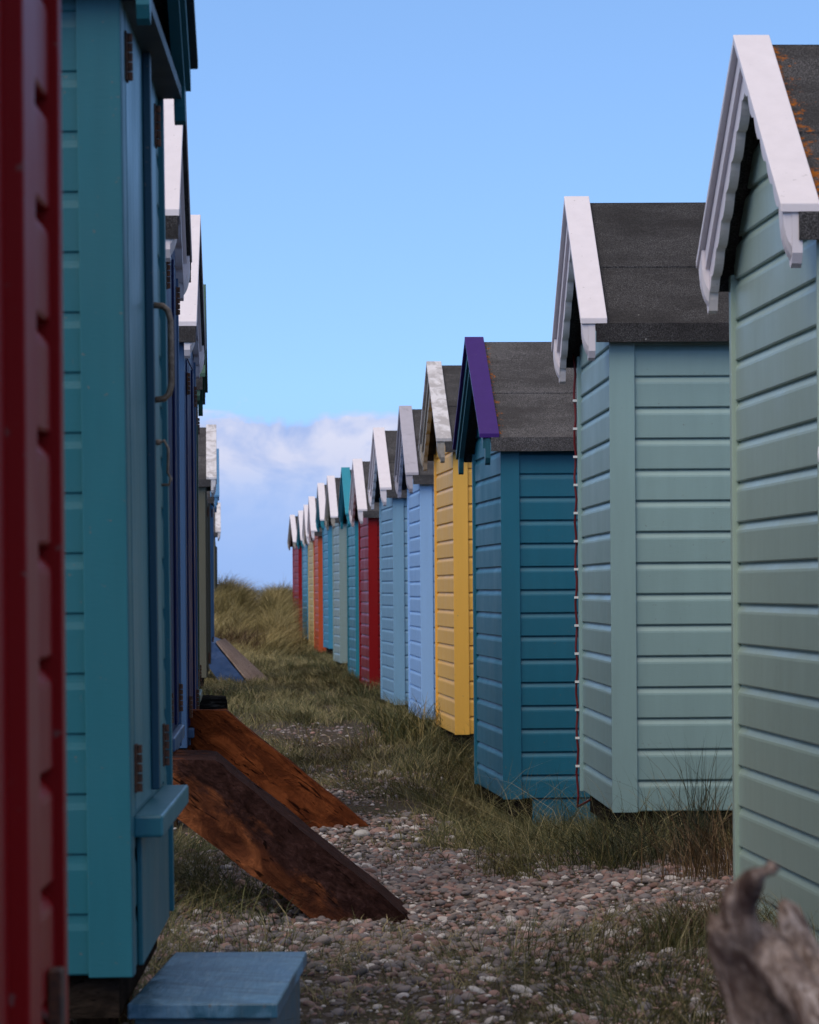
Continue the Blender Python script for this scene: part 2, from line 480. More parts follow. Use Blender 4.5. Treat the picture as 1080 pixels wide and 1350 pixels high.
# right-hand row: label, x of near corner, x of far corner, depth, bottom y, eave y, paints
R = []
def right(label, x0, x1, Y0, yb, ye, wall, cap, barge, roofm, **k):
    r = hut(label, 1, x0, Y0, yawR(x0, x1, Y0), yb, ye, wall, cap, barge, roofm=roofm, **k); R.append(r); return r
right('sage green beach hut with orange lichen on its roof, nearest on the right', 1081, 971, 10.95, 1292, 320, SAGE, WHITE, WHITE, FELT1, p=.1352, vsh=.014)
right('pale duck egg blue beach hut with red cable up its corner', 806.5, 767, 16.4, 1070, 453, PALE, WHITE, WHITE, FELT2, p=.1345)
right('deep teal beach hut with a purple barge cap', 662, 627, 22.06, 1053, 596, TEAL, PURPLE, TEALD, FELT3, scallop=False, p=.135)
right('ochre yellow beach hut with stained white gable boards, behind the purple capped one', 599, 576, 28.0, 968, 597, YELLOW, WHITE_OLD, CREAM, FELT4, p=.131)
right('light blue beach hut with a cracked lilac grey barge cap, beside the ochre hut', 555, 540, 32.95, 948, 639, SKYB, LILAC, LILAC, FELT4, p=.133)
right('soft blue beach hut with bright white cap, between light blue and crimson huts', 519, 503, 37.0, 929, 657, SKYB2, WHITE, WHITE, FELT4, p=.121)
right('crimson beach hut with white gable boards, in front of a turquoise hut', 486.5, 475, 44.7, 911, 683, RED, WHITE, WHITE, FELT4, p=.131)
right('turquoise beach hut with a turquoise barge cap, behind the crimson hut', 469, 459.5, 49.4, 896, 687, TURQ, BTURQ, BTURQ, FELT4, scallop=False)
right('grey green beach hut with white cap and yellow under its gable, far along the row', 448, 440, 55.8, 874, 690, GREYG, WHITE, CREAM, FELT4)
right('sea blue beach hut with white cap, between grey green and orange huts', 433, 427, 62.5, 855, 693, MIDB, WHITE, TURQ, FELT4)
right('orange red beach hut standing on wooden stilts far down the row', 420, 415, 67.2, 860, 707, ORANGE, WHITE, WHITE, FELT4)
right('butter yellow beach hut on stilts, beyond the orange red one', 413, 407.5, 73.0, 853, 714, BUTTER, WHITE, WHITE, FELT4)
right('small looking sea blue beach hut second from the far end', 405, 399.5, 79.0, 843, 718, MIDB, WHITE, TURQ, FELT4)
right('dusky red beach hut at the far end of the right row', 394, 387, 86.0, 841, 720, RED2, WHITE, CREAM, FELT4)

# left-hand row (doors face the path)
def left(label, x0, Y0, slope, yb, ye, wall, cap, barge, roofm, **k):
    return hut(label, -1, x0, Y0, slope, yb, ye, wall, cap, barge, roofm=roofm, **k)
left('dark red beach hut at the left edge, nearest of all', -173, 3.3, -.003, 2260, -1450, RED, WHITE, WHITE, FELT4, p=.148, cove=1.8)
L0 = bpy.data.objects['beach_hut' + '.%03d' % (len(R))]

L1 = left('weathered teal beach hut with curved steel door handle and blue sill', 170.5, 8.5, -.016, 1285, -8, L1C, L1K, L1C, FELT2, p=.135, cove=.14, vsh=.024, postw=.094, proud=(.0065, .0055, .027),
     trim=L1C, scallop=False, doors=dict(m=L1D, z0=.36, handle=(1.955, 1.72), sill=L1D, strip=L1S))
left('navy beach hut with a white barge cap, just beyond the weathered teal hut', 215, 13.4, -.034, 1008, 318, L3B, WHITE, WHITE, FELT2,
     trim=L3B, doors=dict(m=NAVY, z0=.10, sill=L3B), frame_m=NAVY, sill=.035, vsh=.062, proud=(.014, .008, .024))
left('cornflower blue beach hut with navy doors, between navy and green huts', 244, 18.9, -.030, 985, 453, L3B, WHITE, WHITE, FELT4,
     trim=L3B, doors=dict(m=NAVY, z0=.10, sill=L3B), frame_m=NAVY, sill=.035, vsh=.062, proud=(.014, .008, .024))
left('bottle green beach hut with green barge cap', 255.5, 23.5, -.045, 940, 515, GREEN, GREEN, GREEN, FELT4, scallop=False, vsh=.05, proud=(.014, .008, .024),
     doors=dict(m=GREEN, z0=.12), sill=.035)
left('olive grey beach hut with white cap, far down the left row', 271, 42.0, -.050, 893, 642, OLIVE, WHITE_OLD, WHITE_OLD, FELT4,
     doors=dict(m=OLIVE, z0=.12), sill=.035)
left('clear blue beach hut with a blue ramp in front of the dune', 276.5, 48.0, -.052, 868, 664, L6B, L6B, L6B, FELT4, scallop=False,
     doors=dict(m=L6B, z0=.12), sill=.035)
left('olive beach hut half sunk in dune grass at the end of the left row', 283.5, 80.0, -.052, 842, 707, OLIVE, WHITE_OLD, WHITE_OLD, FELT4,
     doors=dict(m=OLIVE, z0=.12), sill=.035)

def hut_box(root, name, v0, v1, u0, u1, z0, z1, mat, bevel=.003):
    bb = [c for c in root.children if c.name.startswith('floor')][0].data.vertices
    b = max(v.co.z for v in bb) + .002
    m = MB(); m.box(*sorted((-v0, -v1)), u0, u1, b + z0, b + z1); return m.build(name, mat, root, bevel=bevel)
hut_box(L0, 'door', -.010, -.003, .16, 1.09, .25, 1.98, RED)
hut_box(L0, 'door_frame', -.034, -.0035, 1.06, 1.20, -.01, 2.05, RED)
hut_box(L0, 'hinge', -.022, -.0035, 1.60, 1.66, .365, .485, M_RUST)
# extras fixed to huts ---------------------------------------------------
L1[0].rotation_euler.y = -.0062
root, (s, b, H, zb) = L1
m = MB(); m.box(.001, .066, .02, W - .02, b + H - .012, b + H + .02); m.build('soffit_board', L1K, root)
# red cable with white clips on the pale blue hut's far corner
root, (s, b, H, zb) = R[1]
M_CABLE = paint('red_cable_sheath', (.15, .008, .01), .4)
M_CLIP = paint('white_plastic_clip', (.75, .75, .75), .4)
m = MB(); pts = []
for i in range(40):
    z = H + .02 - (H + .10) * i / 39
    pts.append((-.026 + .004 * math.sin(i * 1.7), W + .004 + .008 * math.sin(i * .9), b + z))
m.tube([(-.02, W + .1, b + H + .10), (-.03, W + .05, b + H + .07)] + pts, .0055, 8)
m.tube([pts[-1], (.03, W - .1, b - .04), (.12, W - .4, b - .06)], .0055, 8)
cab = m.build('cable', M_CABLE, root, smooth=True)
for k in range(14):
    z = b + .11 + k * .1345
    m = MB(); m.box(-.036, -.0165, W - .012, W + .002, z, z + .011); m.build('cable_clip', M_CLIP, cab)
# recessed painted plinth under the teal hut
root, (s, b, H, zb) = R[2]
m = MB(); m.box(.17, .55, .01, .029, -.16 , b - .004); m.build('plinth_board', TEAL, root)
# white hooks on the sage hut's corner
root, (s, b, H, zb) = R[0]
for zc in (1.25 + 172 * 10.95 / 5000, 1.25 - 224 * 10.95 / 5000):
    z = zc - (zb - b)
    m = MB(); m.tube([(.003, -.016, z + .022), (-.003, -.030, z + .02), (-.005, -.034, z), (-.003, -.030, z - .02), (.003, -.016, z - .022)], .0045, 8)
    m.build('hook', M_CLIP, root, smooth=True)

# ------------------------------------------------------------------ ramps, steps, block
def slab(name, near, far, mat, label, cat, bevel=.006, seed=1, group=None):
    """solid between a near outline and a far outline (same point count), roughened"""
    bm = bmesh.new()
    A = [bm.verts.new(p) for p in near]; B = [bm.verts.new(p) for p in far]
    n = len(A)
    bm.faces.new(A); bm.faces.new(B[::-1])
    for i in range(n):
        j = (i + 1) % n
        bm.faces.new((A[i], B[i], B[j], A[j]))
    bmesh.ops.recalc_face_normals(bm, faces=bm.faces)
    bmesh.ops.triangulate(bm, faces=[f for f in bm.faces if len(f.verts) > 4])
    for it in range(9):
        es = [e for e in bm.edges if e.calc_length() > .07]
        if not es: break
        bmesh.ops.subdivide_edges(bm, edges=es, cuts=1)
        bmesh.ops.triangulate(bm, faces=[f for f in bm.faces if len(f.verts) > 3])
    o = np.array([v.co[:] for v in bm.verts])
    c = o.mean(0)
    amt = (fbm(o[:, 0] * 5 + o[:, 1] * 3, o[:, 2] * 11, seed) - .5) * .020 + (fbm(o[:, 0] * 17, o[:, 2] * 23 + o[:, 1] * 9, seed + 5) - .5) * .007
    bm.normal_update()
    for v, a in zip(bm.verts, amt): v.co += v.normal * float(a)
    base = np.array(near[0])
    me = bpy.data.meshes.new(name)
    loc = c.copy(); loc[2] = o[:, 2].min()
    for v in bm.verts: v.co -= type(v.co)(loc)
    bm.to_mesh(me); bm.free()
    me.materials.append(mat)
    ob = link(bpy.data.objects.new(name, me)); ob.location = loc
    return tag(ob, label, cat, group)

def outline(pts, Y): return [at(x, y, Y) for x, y in pts]
def deeper(pts, d, dz=0): return [(x - .045 * d, y + d, z + dz) for x, y, z in pts]
def plank_mat(name, dark, mid, hot, ang, patch, split=None):
    s = NT(name)
    g = s.mapping((1.3, 7, 7), (0, math.radians(ang), 0))
    g2 = s.mapping((1, 9, 12), (0, math.radians(ang), 0))
    pt = s.noise(s.mapping((2.2, 4, 5), (0, math.radians(ang), 0)), 2.4, 7, .62, .7)
    grain = s.noise(g2, 3.2, 6, .6, .5); blot = s.noise(s.co, 7, 6, .7)
    crack = s.noise(g, 5.5, 4, .55, 1.2)
    col = s.ramp(grain, [(.25, dark), (.62, mid)])
    col = s.mix(s.ramp(pt, [(patch, 0), (patch + .09, .95)]), col, s.mix(s.ramp(grain, [(.3, 0), (.7, 1)]), mid, hot))
    if split:
        rv = s.mapping((1, 1, 1), (0, math.radians(ang), 0)); sz = s.n('ShaderNodeSeparateXYZ'); s.l(rv, sz.inputs[0])
        e = s.math('ADD', sz.outputs[2], s.math('MULTIPLY', s.math('SUBTRACT', s.noise(s.mapping((2.5, 6, 6), (0, math.radians(ang), 0)), 2.6, 5, .65), .5), .34))
        k = s.ramp(s.math('ADD', s.math('MULTIPLY', s.math('SUBTRACT', e, split), 14.0), .5), [(0, 0), (1, 1)])
        bk = s.ramp(s.noise(s.mapping((8, 12, 14), (0, math.radians(ang), 0)), 3, 6, .7, .6), [(.3, sc3(dark, .5)), (.55, (.040, .018, .015)), (.75, (.085, .042, .036))])
        lowc = s.mix(.55, col, s.mix(s.ramp(pt, [(.4, 0), (.6, 1)]), mid, hot))
        col = s.mix(k, lowc, bk)
    col = s.mix(s.ramp(blot, [(.52, 0), (.68, .65)]), col, dark)
    ck = s.ramp(crack, [(.335, 1), (.385, 0)])
    col = s.mix(s.math('MULTIPLY', ck, .9), col, sc3(dark, .18))
    nb = s.bump(grain, .3, .012); nb = s.bump(pt, .6, .05, nb); nb = s.bump(ck, -.6, .02, nb); nb = s.bump(blot, .4, .015, nb)
    return s.done(col, .9, nb, .05)
_q = outline([(214, 1001), (284, 1003), (548, 1218), (432, 1226), (231, 1078), (212, 1060)], 13.2)
_c = np.array([(a + np.array(deeper([a], .8)[0])) / 2 for a in map(np.array, _q)]); _lo = np.array((_c[:, 0].mean() - .03, 0, min(a[2] for a in _q)))
_t = np.array(_q[1]) - _lo
SPLIT = float(.669 * _t[0] + .743 * _t[2]) - .215
BARK = plank_mat('dark_bark_timber', (.026, .010, .007), (.085, .026, .012), (.33, .108, .040), -42, .52, SPLIT)
BARK2 = plank_mat('red_brown_timber', (.045, .012, .006), (.135, .036, .012), (.225, .064, .021), -39, .48)
nb_ = outline([(214, 1001), (284, 1003), (548, 1218), (432, 1226), (231, 1078), (212, 1060)], 13.2)
slab('boarding_ramp', nb_, deeper(nb_, .8), BARK, 'dark bark covered ramp leading up to the navy hut door', 'ramp', seed=2, group='wooden ramps')
na_ = outline([(243, 938), (298, 937), (490, 1092), (404, 1096), (262, 1000), (243, 985)], 19.15)
slab('boarding_ramp', na_, deeper(na_, .25), BARK2, 'red brown cracked plank ramp behind the dark bark ramp', 'ramp', seed=5, group='wooden ramps')
M_RAMPB = paint('navy_blue_ramp_paint', (.045, .10, .24), .5, .1)
nc = outline([(268, 842), (283, 848), (329, 905), (296, 909), (270, 872)], 48.0)
fc = [(p[0] + dx, p[1] + 1.2, p[2] + dz) for p, dx, dz in zip(nc, (.04, .05, .18, .14, .04), (.02, .02, .035, .0, 0))]
bm_ = slab('boarding_ramp', nc, fc, M_RAMPB, 'blue painted ramp with worn tan deck, below the far blue hut', 'ramp', seed=9, group='wooden ramps')
M_DECK = wood('worn_tan_boards', (.22, .15, .12), (.38, .28, .23), (.48, .38, .32), (1, 6, 6))
m = MB(); l0 = np.array(bm_.location)
q = [np.array(p) for p in (nc[1], nc[2], fc[2], fc[1])]
up = np.array((.02, 0, .022))
q = [p + up - l0 for p in q]
m.hexa([tuple(p - np.array((0, 0, .02))) for p in q] + [tuple(p + np.array((0, 0, .004))) for p in q])
m.build('deck', M_DECK, bm_)

# painted step in front of the teal hut
def step_mat():
    s = NT('worn_teal_step_paint')
    a = s.noise(s.mapping((3, 1.1, 3)), 3.0, 7, .65, .5); d = s.noise(s.mapping((1, 9, 1), (0, 0, .5)), 2.2, 5, .6, .4); f = s.noise(s.mapping((60, 4, 9)), 1.4, 5, .65)
    col = s.mix(s.ramp(a, [(.44, 0), (.62, .85)]), (.03, .115, .185), (.17, .34, .50))  # pale blue streaks: worn paint plus sky sheen put into the colour
    col = s.mix(s.ramp(d, [(.50, 0), (.66, .7)]), col, (.03, .075, .11))
    col = s.mix(s.ramp(f, [(.55, 0), (.72, .5)]), col, (.26, .35, .40))
    col = s.mix(s.ramp(s.noise(s.co, 42, 3), [(.66, 0), (.72, .6)]), col, (.12, .09, .07))
    return s.done(col, s.ramp(a, [(.3, .28), (.7, .55)]), s.bump(f, .3, .004), .45)
M_STEPT = step_mat()
M_STEPB = paint('scuffed_step_side_paint', (.07, .13, .17), .55, .6, (.13, .12, .11), 6)
st = empty('door_step', (-.475, 8.70, float(gz(-.47, 9))), -math.atan(.027)); tag(st, 'low worn blue wooden step below the teal hut door', 'step')
z0 = .300 - st.location.z
m = MB()
m.box(-.18, .166, 0, 1.24, z0 - .035, z0)
m.build('tread', M_STEPT, st, bevel=.004)
m = MB(); m.box(-.165, .148, .02, 1.22, -.05, z0 - .036); m.build('step_box', M_STEPB, st, bevel=.003)

# charred block used as a step by the green hut
M_CHAR = wood('charred_black_timber', (.006, .006, .007), (.02, .019, .02), (.10, .10, .10), (1, 5, 8), rough=.6)
p = at(279, 919, 25.0); g0 = float(gz(p[0], 25.3))
m_near = [at(259, 919, 25.0), at(297, 920, 25.0), at(299, 928, 25.0), (at(299, 930, 25)[0], 25.0, g0 - .02), (at(259, 930, 25)[0], 25.0, g0 - .02)]
slab('timber_block', m_near, deeper(m_near, .6), M_CHAR, 'charred black timber block used as a step by the green hut', 'block', seed=12)

# ------------------------------------------------------------------ driftwood
def driftwood():
    s_ = NT('grey_driftwood')
    g = s_.mapping((5, 5, 1.2), (0, math.radians(24), 0))
    gr = s_.noise(g, 14, 8, .7, 1.0); mo = s_.noise(s_.co, 9, 5, .6, .5); ck = s_.noise(g, 30, 3, .5, .8)
    col = s_.ramp(gr, [(.3, (.07, .042, .033)), (.48, (.27, .19, .15)), (.66, (.74, .60, .52))])
    col = s_.mix(s_.ramp(mo, [(.51, 0), (.62, .88)]), col, (.06, .03, .026))  # dark mottle: shade of the hollows put into the wood colour
    col = s_.mix(s_.ramp(s_.noise(s_.co, 13, 3), [(.6, 0), (.7, .5)]), col, (.20, .11, .05))
    col = s_.mix(s_.ramp(ck, [(.3, .9), (.36, 0)]), col, (.015, .01, .009))
    nb = s_.bump(gr, .8, .012); nb = s_.bump(ck, .5, .01, nb)
    mat = s_.done(col, .8, nb, .25)
    Y = 4.15; k = Y / F
    m = MB()
    def limb(pts):
        P = [np.array(at(x, y, Y + dy)) for x, y, r, dy in pts]
        m.tube([tuple(p) for p in P], [r * k for _, _, r, _ in pts], 14)
    limb([(1034, 1146, 7, -.05), (1023, 1142, 9, -.045), (1008, 1148, 12, -.04), (990, 1166, 15, -.02), (974, 1192, 19, 0), (966, 1222, 25, 0),
          (974, 1258, 32, .02), (992, 1305, 40, .03), (1015, 1370, 55, .05), (1030, 1480, 80, .08), (1035, 1700, 95, .1), (1030, 2000, 110, .1), (1020, 2270, 150, .1)])
    limb([(935, 1200, 4, .03), (940, 1214, 8, .03), (950, 1240, 13, .02), (964, 1275, 20, .02), (985, 1330, 28, .02), (1005, 1400, 40, .04)])
    limb([(1028, 1186, 10, .06), (1036, 1200, 19, .06), (1044, 1228, 27, .06), (1064, 1268, 33, .05), (1090, 1325, 40, .02), (1115, 1400, 55, 0), (1125, 1520, 80, 0), (1125, 2270, 130, 0)])
    limb([(1000, 1225, 16, .03), (1020, 1262, 22, .0), (1052, 1300, 26, -.02), (1090, 1345, 30, -.04), (1110, 1420, 40, -.04)])
    limb([(1040, 1330, 30, .10), (1070, 1400, 60, .08), (1080, 1600, 90, .08)])
    o = m.build('driftwood_raw', mat, None, smooth=True, merge=False)
    md = o.modifiers.new('r', 'REMESH'); md.mode = 'VOXEL'; md.voxel_size = .006; md.use_smooth_shade = True
    sm = o.modifiers.new('s', 'SMOOTH'); sm.iterations = 4; sm.factor = .5
    dg = bpy.context.evaluated_depsgraph_get()
    me = bpy.data.meshes.new_from_object(o.evaluated_get(dg))
    bpy.data.objects.remove(o)
    n = len(me.vertices); co = np.empty(n * 3, np.float32); me.vertices.foreach_get('co', co); co = co.reshape(-1, 3)
    no = np.empty(n * 3, np.float32); me.vertices.foreach_get('normal', no); no = no.reshape(-1, 3)
    d = co[:, 0] + .45 * co[:, 2]
    a = (fbm(d * 42, co[:, 2] * 8 + co[:, 1] * 12, 4) - .5) * .026 + (fbm(d * 110 + co[:, 1] * 60, co[:, 2] * 20, 8) - .5) * .008
    co = co + no * a[:, None]
    base = np.array((at(1040, 1300, Y)[0], Y, float(gz(.4, Y)) - .05))
    me.vertices.foreach_set('co', (co - base).astype(np.float32).ravel())
    me.materials.clear(); me.materials.append(mat); me.update()
    me.name = 'driftwood'
    ob = link(bpy.data.objects.new('driftwood', me)); ob.location = base
    tag(ob, 'weathered grey driftwood root with a curved horn, close by at lower right', 'driftwood')
driftwood()

# ------------------------------------------------------------------ ground, sea
def axis_vals(segs):
    out = []
    for a, b_, n in segs: out += list(np.linspace(a, b_, n, endpoint=False))
    return np.array(out + [segs[-1][1]])
xs = axis_vals([(-3000, -200, 6), (-200, -20, 10), (-20, -8, 16), (-8, -2, 40), (-2, 1.6, 90), (1.6, 8, 24), (8, 30, 12), (30, 200, 8), (200, 3000, 6)])
ys = axis_vals([(-200, 0, 6), (0, 8, 20), (8, 26, 150), (26, 60, 120), (60, 125, 110), (125, 200, 30)])
GX, GY = np.meshgrid(xs, ys)
GZ = gz(GX, GY)
nx, ny = len(xs), len(ys)
V = np.stack([GX, GY, GZ], -1).reshape(-1, 3)
idx = np.arange(nx * ny).reshape(ny, nx)
Q = np.stack([idx[:-1, :-1], idx[:-1, 1:], idx[1:, 1:], idx[1:, :-1]], -1).reshape(-1, 4)
def np_mesh(name, V, Q, mat, smooth=True):
    me = bpy.data.meshes.new(name)
    me.vertices.add(len(V)); me.vertices.foreach_set('co', np.ascontiguousarray(V, np.float32).ravel())
    k = Q.shape[1]
    me.loops.add(Q.size); me.loops.foreach_set('vertex_index', np.ascontiguousarray(Q, np.int32).ravel())
    me.polygons.add(len(Q)); me.polygons.foreach_set('loop_start', np.arange(0, Q.size, k, dtype=np.int32))
    try: me.polygons.foreach_set('loop_total', np.full(len(Q), k, np.int32))
    except Exception: pass
    me.polygons.foreach_set('use_smooth', np.full(len(Q), smooth))
    me.update(calc_edges=True); me.materials.append(mat)
    return link(bpy.data.objects.new(name, me))

s_ = NT('sandy_soil')
co = s_.co
n1 = s_.noise(co, 1.3, 6, .65); n2 = s_.noise(co, 22, 6, .7); n3 = s_.noise(co, 130, 3, .7)
vor = s_.n('ShaderNodeTexVoronoi'); vor.inputs['Scale'].default_value = 45; s_.l(co, vor.inputs['Vector'])
col = s_.ramp(n2, [(.3, (.026, .017, .010)), (.5, (.062, .043, .028)), (.7, (.125, .092, .062))])
col = s_.mix(s_.ramp(n1, [(.42, 0), (.6, .8)]), col, (.05, .040, .017))
gcol = s_.ramp(vor.outputs['Color'], [(.1, (.05, .04, .035)), (.5, (.13, .10, .09)), (.9, (.22, .19, .17))])
col = s_.mix(s_.ramp(vor.outputs['Distance'], [(.25, .55), (.45, 0)]), col, gcol)
nb = s_.bump(n2, .8, .03); nb = s_.bump(n3, .6, .01, nb)
M_SOIL = s_.done(col, .95, nb, .2)
g = np_mesh('ground', V, Q, M_SOIL); tag(g, kind='structure')
s_ = NT('sea_water')
wn = s_.noise(s_.mapping((.02, .15, 1)), 3, 4)
M_SEA = s_.done((.035, .075, .13), .25, s_.bump(wn, .3, .5))
m = MB(); m.quad((-9000, 140, -1.6), (9000, 140, -1.6), (9000, 12000, -1.6), (-9000, 12000, -1.6))
tag(m.build('sea', M_SEA), kind='structure')

# ------------------------------------------------------------------ pebbles
def pebble_w(X, Y):
    e = fbm(X * 2.2, Y * .9, 31) - .5
    w = np.ones_like(X)
    w *= 1 - sstep(15.2, 16.4, Y + e * 3.0) * sstep(.02, .30, X + e * .7)          # right: grass begins
    w *= 1 - sstep(18.6, 21.5, Y + e * 5)
    w *= .35 + .65 * sstep(11.0, 12.3, Y + e * 2.2)
    w *= 1 - .75 * sstep(1.05, 1.5, X)
    w *= 1 - .8 * (1 - sstep(-1.0, -.75, X))
    w *= .40 + 1.1 * fbm(X * 3, Y * 2, 40)
    w *= 1 - .55 * sstep(15.6, 17.2, Y + e * 2)
    far = .22 * sstep(20.5, 22, Y) * (1 - sstep(25, 27, Y)) * (1 - sstep(-.1, .25, X + e)) 
    far = far + .5 * np.exp(-((Y - 31.0) / 2.2) ** 2) * (1 - sstep(-.3, .1, X))
    return np.clip(w, 0, 1) + far
def pebbles(n, r0, r1, seed):
    rng = np.random.default_rng(seed)
    X = rng.uniform(-1.25, 1.6, n * 4); Y = 8.5 + 17.5 * rng.random(n * 4) ** 1.25; Y = np.where(rng.random(n * 4) < .04, rng.uniform(26, 34, n * 4), Y)
    keep = rng.random(n * 4) < pebble_w(X, Y)
    X, Y = X[keep][:n], Y[keep][:n]; n = len(X)
    bm = bmesh.new(); bmesh.ops.create_icosphere(bm, subdivisions=2, radius=1)
    bv = np.array([v.co[:] for v in bm.verts]); bf = np.array([[v.index for v in f.verts] for f in bm.faces]); bm.free()
    r = r0 * (r1 / r0) ** (rng.random(n) ** 1.7)
    S = np.stack([r * rng.uniform(.9, 1.55, n), r * rng.uniform(.8, 1.15, n), r * rng.uniform(.42, .75, n)], -1)
    P = bv[None] * S[:, None]
    # lumpy: shift along a few random directions
    for k in range(3):
        dirs = rng.normal(size=(n, 3)); dirs /= np.linalg.norm(dirs, axis=1, keepdims=True)
        dt = (bv[None] * dirs[:, None]).sum(-1)
        P *= (1 + rng.uniform(-.34, .16, n)[:, None] * np.maximum(dt, 0) ** 2)[..., None]
    yaw = rng.uniform(0, 2 * np.pi, n); tx = rng.normal(0, .22, n); ty = rng.normal(0, .22, n)
    def rot(P, a, i, j):
        c, s2 = np.cos(a)[:, None], np.sin(a)[:, None]; A, B = P[..., i].copy(), P[..., j].copy()
        P[..., i] = A * c - B * s2; P[..., j] = A * s2 + B * c
    rot(P, tx, 1, 2); rot(P, ty, 0, 2); rot(P, yaw, 0, 1)
    C = np.stack([X, Y, gz(X, Y) + S[:, 2] * rng.uniform(.05, .75, n)], -1)
    P = P + C[:, None]
    Fc = bf[None] + (np.arange(n) * len(bv))[:, None, None]
    return P.reshape(-1, 3), Fc.reshape(-1, 3)
PV, PF = [], []; off = 0
for n_, a, b_, sd in ((260, .020, .034, 3), (17500, .007, .0215, 1), (17000, .0035, .009, 2)):
    v, f = pebbles(n_, a, b_, sd); PV.append(v); PF.append(f + off); off += len(v)
s_ = NT('beach_pebble')
gi = s_.n('ShaderNodeNewGeometry').outputs['Random Per Island']
col = s_.ramp(gi, [(0, (.13, .105, .10)), (.13, (.25, .155, .135)), (.26, (.35, .205, .17)), (.36, (.19, .165, .165)), (.5, (.25, .20, .18)), (.6, (.16, .085, .068)),
                   (.7, (.27, .22, .20)), (.8, (.18, .16, .165)), (.87, (.58, .53, .50)), (.955, (.06, .055, .06)), (1, (.30, .20, .15))], 'CONSTANT')
sp = s_.noise(s_.co, 160, 3, .7); col = s_.mix(s_.math('MULTIPLY', s_.ramp(sp, [(.4, 0), (.7, 1)]), .35), col, (.08, .06, .055))
vn = s_.noise(s_.co, 30, 3); col = s_.mix(s_.math('MULTIPLY', s_.ramp(vn, [(.45, 0), (.65, 1)]), .35), col, (.24, .20, .19))
M_PEB = s_.done(col, .72, s_.bump(sp, .25, .003), .35)
pb = np_mesh('pebbles', np.concatenate(PV), np.concatenate(PF), M_PEB); tag(pb, 'rounded grey and pink beach pebbles scattered over the path', 'pebbles', kind='stuff')

def stone(x, y, wpx, label, colr, seed):
    Y = 12.0
    for _ in range(20):
        X = (x - PX) / F * Y; Y = (CAMZ - float(gz(X, Y))) / ((y - PY) / F)
    r = wpx / 2 * Y / F
    bm = bmesh.new(); bmesh.ops.create_icosphere(bm, subdivisions=4, radius=1)
    for v in bm.verts:
        c = v.co; k = 1 + .22 * (float(fbm(c.x * 1.3 + seed, c.y * 1.3 + c.z, seed)) - .5) + .05 * (float(fbm(c.x * 4, c.y * 4 + c.z * 3, seed)) - .5)
        v.co = (c.x * r * k, c.y * r * .8 * k, c.z * r * .5 * k + r * .25)
    me = bpy.data.meshes.new('beach_stone'); bm.to_mesh(me); bm.free()
    me.polygons.foreach_set('use_smooth', [True] * len(me.polygons))
    s2 = NT('stone_%s' % label.split()[0]); a = s2.noise(s2.co, 45, 5, .7); bb = s2.noise(s2.co, 14, 3)
    c2 = s2.mix(s2.ramp(a, [(.35, 0), (.7, 1)]), sc3(colr, .72), sc3(colr, 1.15)); c2 = s2.mix(s2.ramp(bb, [(.5, 0), (.7, .4)]), c2, sc3(colr, .6))
    me.materials.append(s2.done(c2, .75, s2.bump(a, .3, .004), .3))
    o = link(bpy.data.objects.new('beach_stone', me)); o.location = (X, Y, float(gz(X, Y))); o.rotation_euler = (0, 0, seed)
    tag(o, label, 'stone', 'larger stones on the path')
stone(507, 1024, 26, 'pale flat stone on bare soil beyond the ramps', (.42, .38, .35), 1)
stone(475, 1103, 26, 'whitish stone just off the tip of the red brown ramp', (.45, .42, .39), 2)
stone(497, 1100, 24, 'pinkish stone beside the whitish one by the ramp tip', (.30, .19, .16), 3)
stone(524, 1107, 22, 'grey stone rightmost of the three by the ramp tip', (.33, .32, .33), 4)
stone(749, 1340, 17, 'white round stone in the grass at the bottom', (.6, .56, .55), 5)
stone(690, 1316, 17, 'cream stone lying in front of the foreground grass', (.5, .44, .4), 6)
stone(852, 1206, 30, 'plum brown rounded stone at the edge of the grass', (.16, .12, .125), 7)

# ------------------------------------------------------------------ grass
def blades(X, Y, h, w, lean, seed, wind=(.3, 0), Z=None, stiff=1.0):
    """curved tapering blades: 7 vertices, 3 faces padded to quads"""
    rng = np.random.default_rng(seed); n = len(X); Z0 = Z
    if Z is None: h = h * (.45 + 1.1 * fbm(X * 5.5, Y * 3.0, 141))
    Z = gz(X, Y) - .01 if Z is None else Z
    a = rng.uniform(0, 2 * np.pi, n)
    ld = np.stack([np.cos(a), np.sin(a)], -1) * (lean * rng.uniform(.2, 1.3, n))[:, None] + np.array(wind)[None] * rng.uniform(.2, 1.2, n)[:, None]
    sw = 4 * np.pi * fbm(X * 1.7, Y * .8, 151); ld = ld + np.stack([np.cos(sw), np.sin(sw)], -1) * (.75 if Z0 is None else 0)
    fa = rng.uniform(0, np.pi, n); wd = np.stack([np.cos(fa), np.sin(fa) * .6], -1)
    ts = np.array([0, .35, .7, 1.0]); ws = np.array([1, .9, .6, .0])
    out = np.empty((n, 7, 3))
    L = np.linalg.norm(ld, axis=1)
    for i, (t, wf) in enumerate(zip(ts, ws)):
        horiz = ld * (h * t ** 1.9)[:, None]
        up = h * (t - .28 * np.minimum(L, 1.8) * t ** 2.4)
        c = np.stack([X + horiz[:, 0], Y + horiz[:, 1], Z + up], -1)
        if i < 3:
            dw = np.stack([wd[:, 0], wd[:, 1], np.zeros(n)], -1) * (w * wf * .5)[:, None]
            out[:, 2 * i] = c - dw; out[:, 2 * i + 1] = c + dw
        else: out[:, 6] = c
    tri = np.array([[0, 1, 3], [0, 3, 2], [2, 3, 5], [2, 5, 4], [4, 5, 6]])
    Fc = tri[None] + (np.arange(n) * 7)[:, None, None]
    return out.reshape(-1, 3), Fc.reshape(-1, 3)
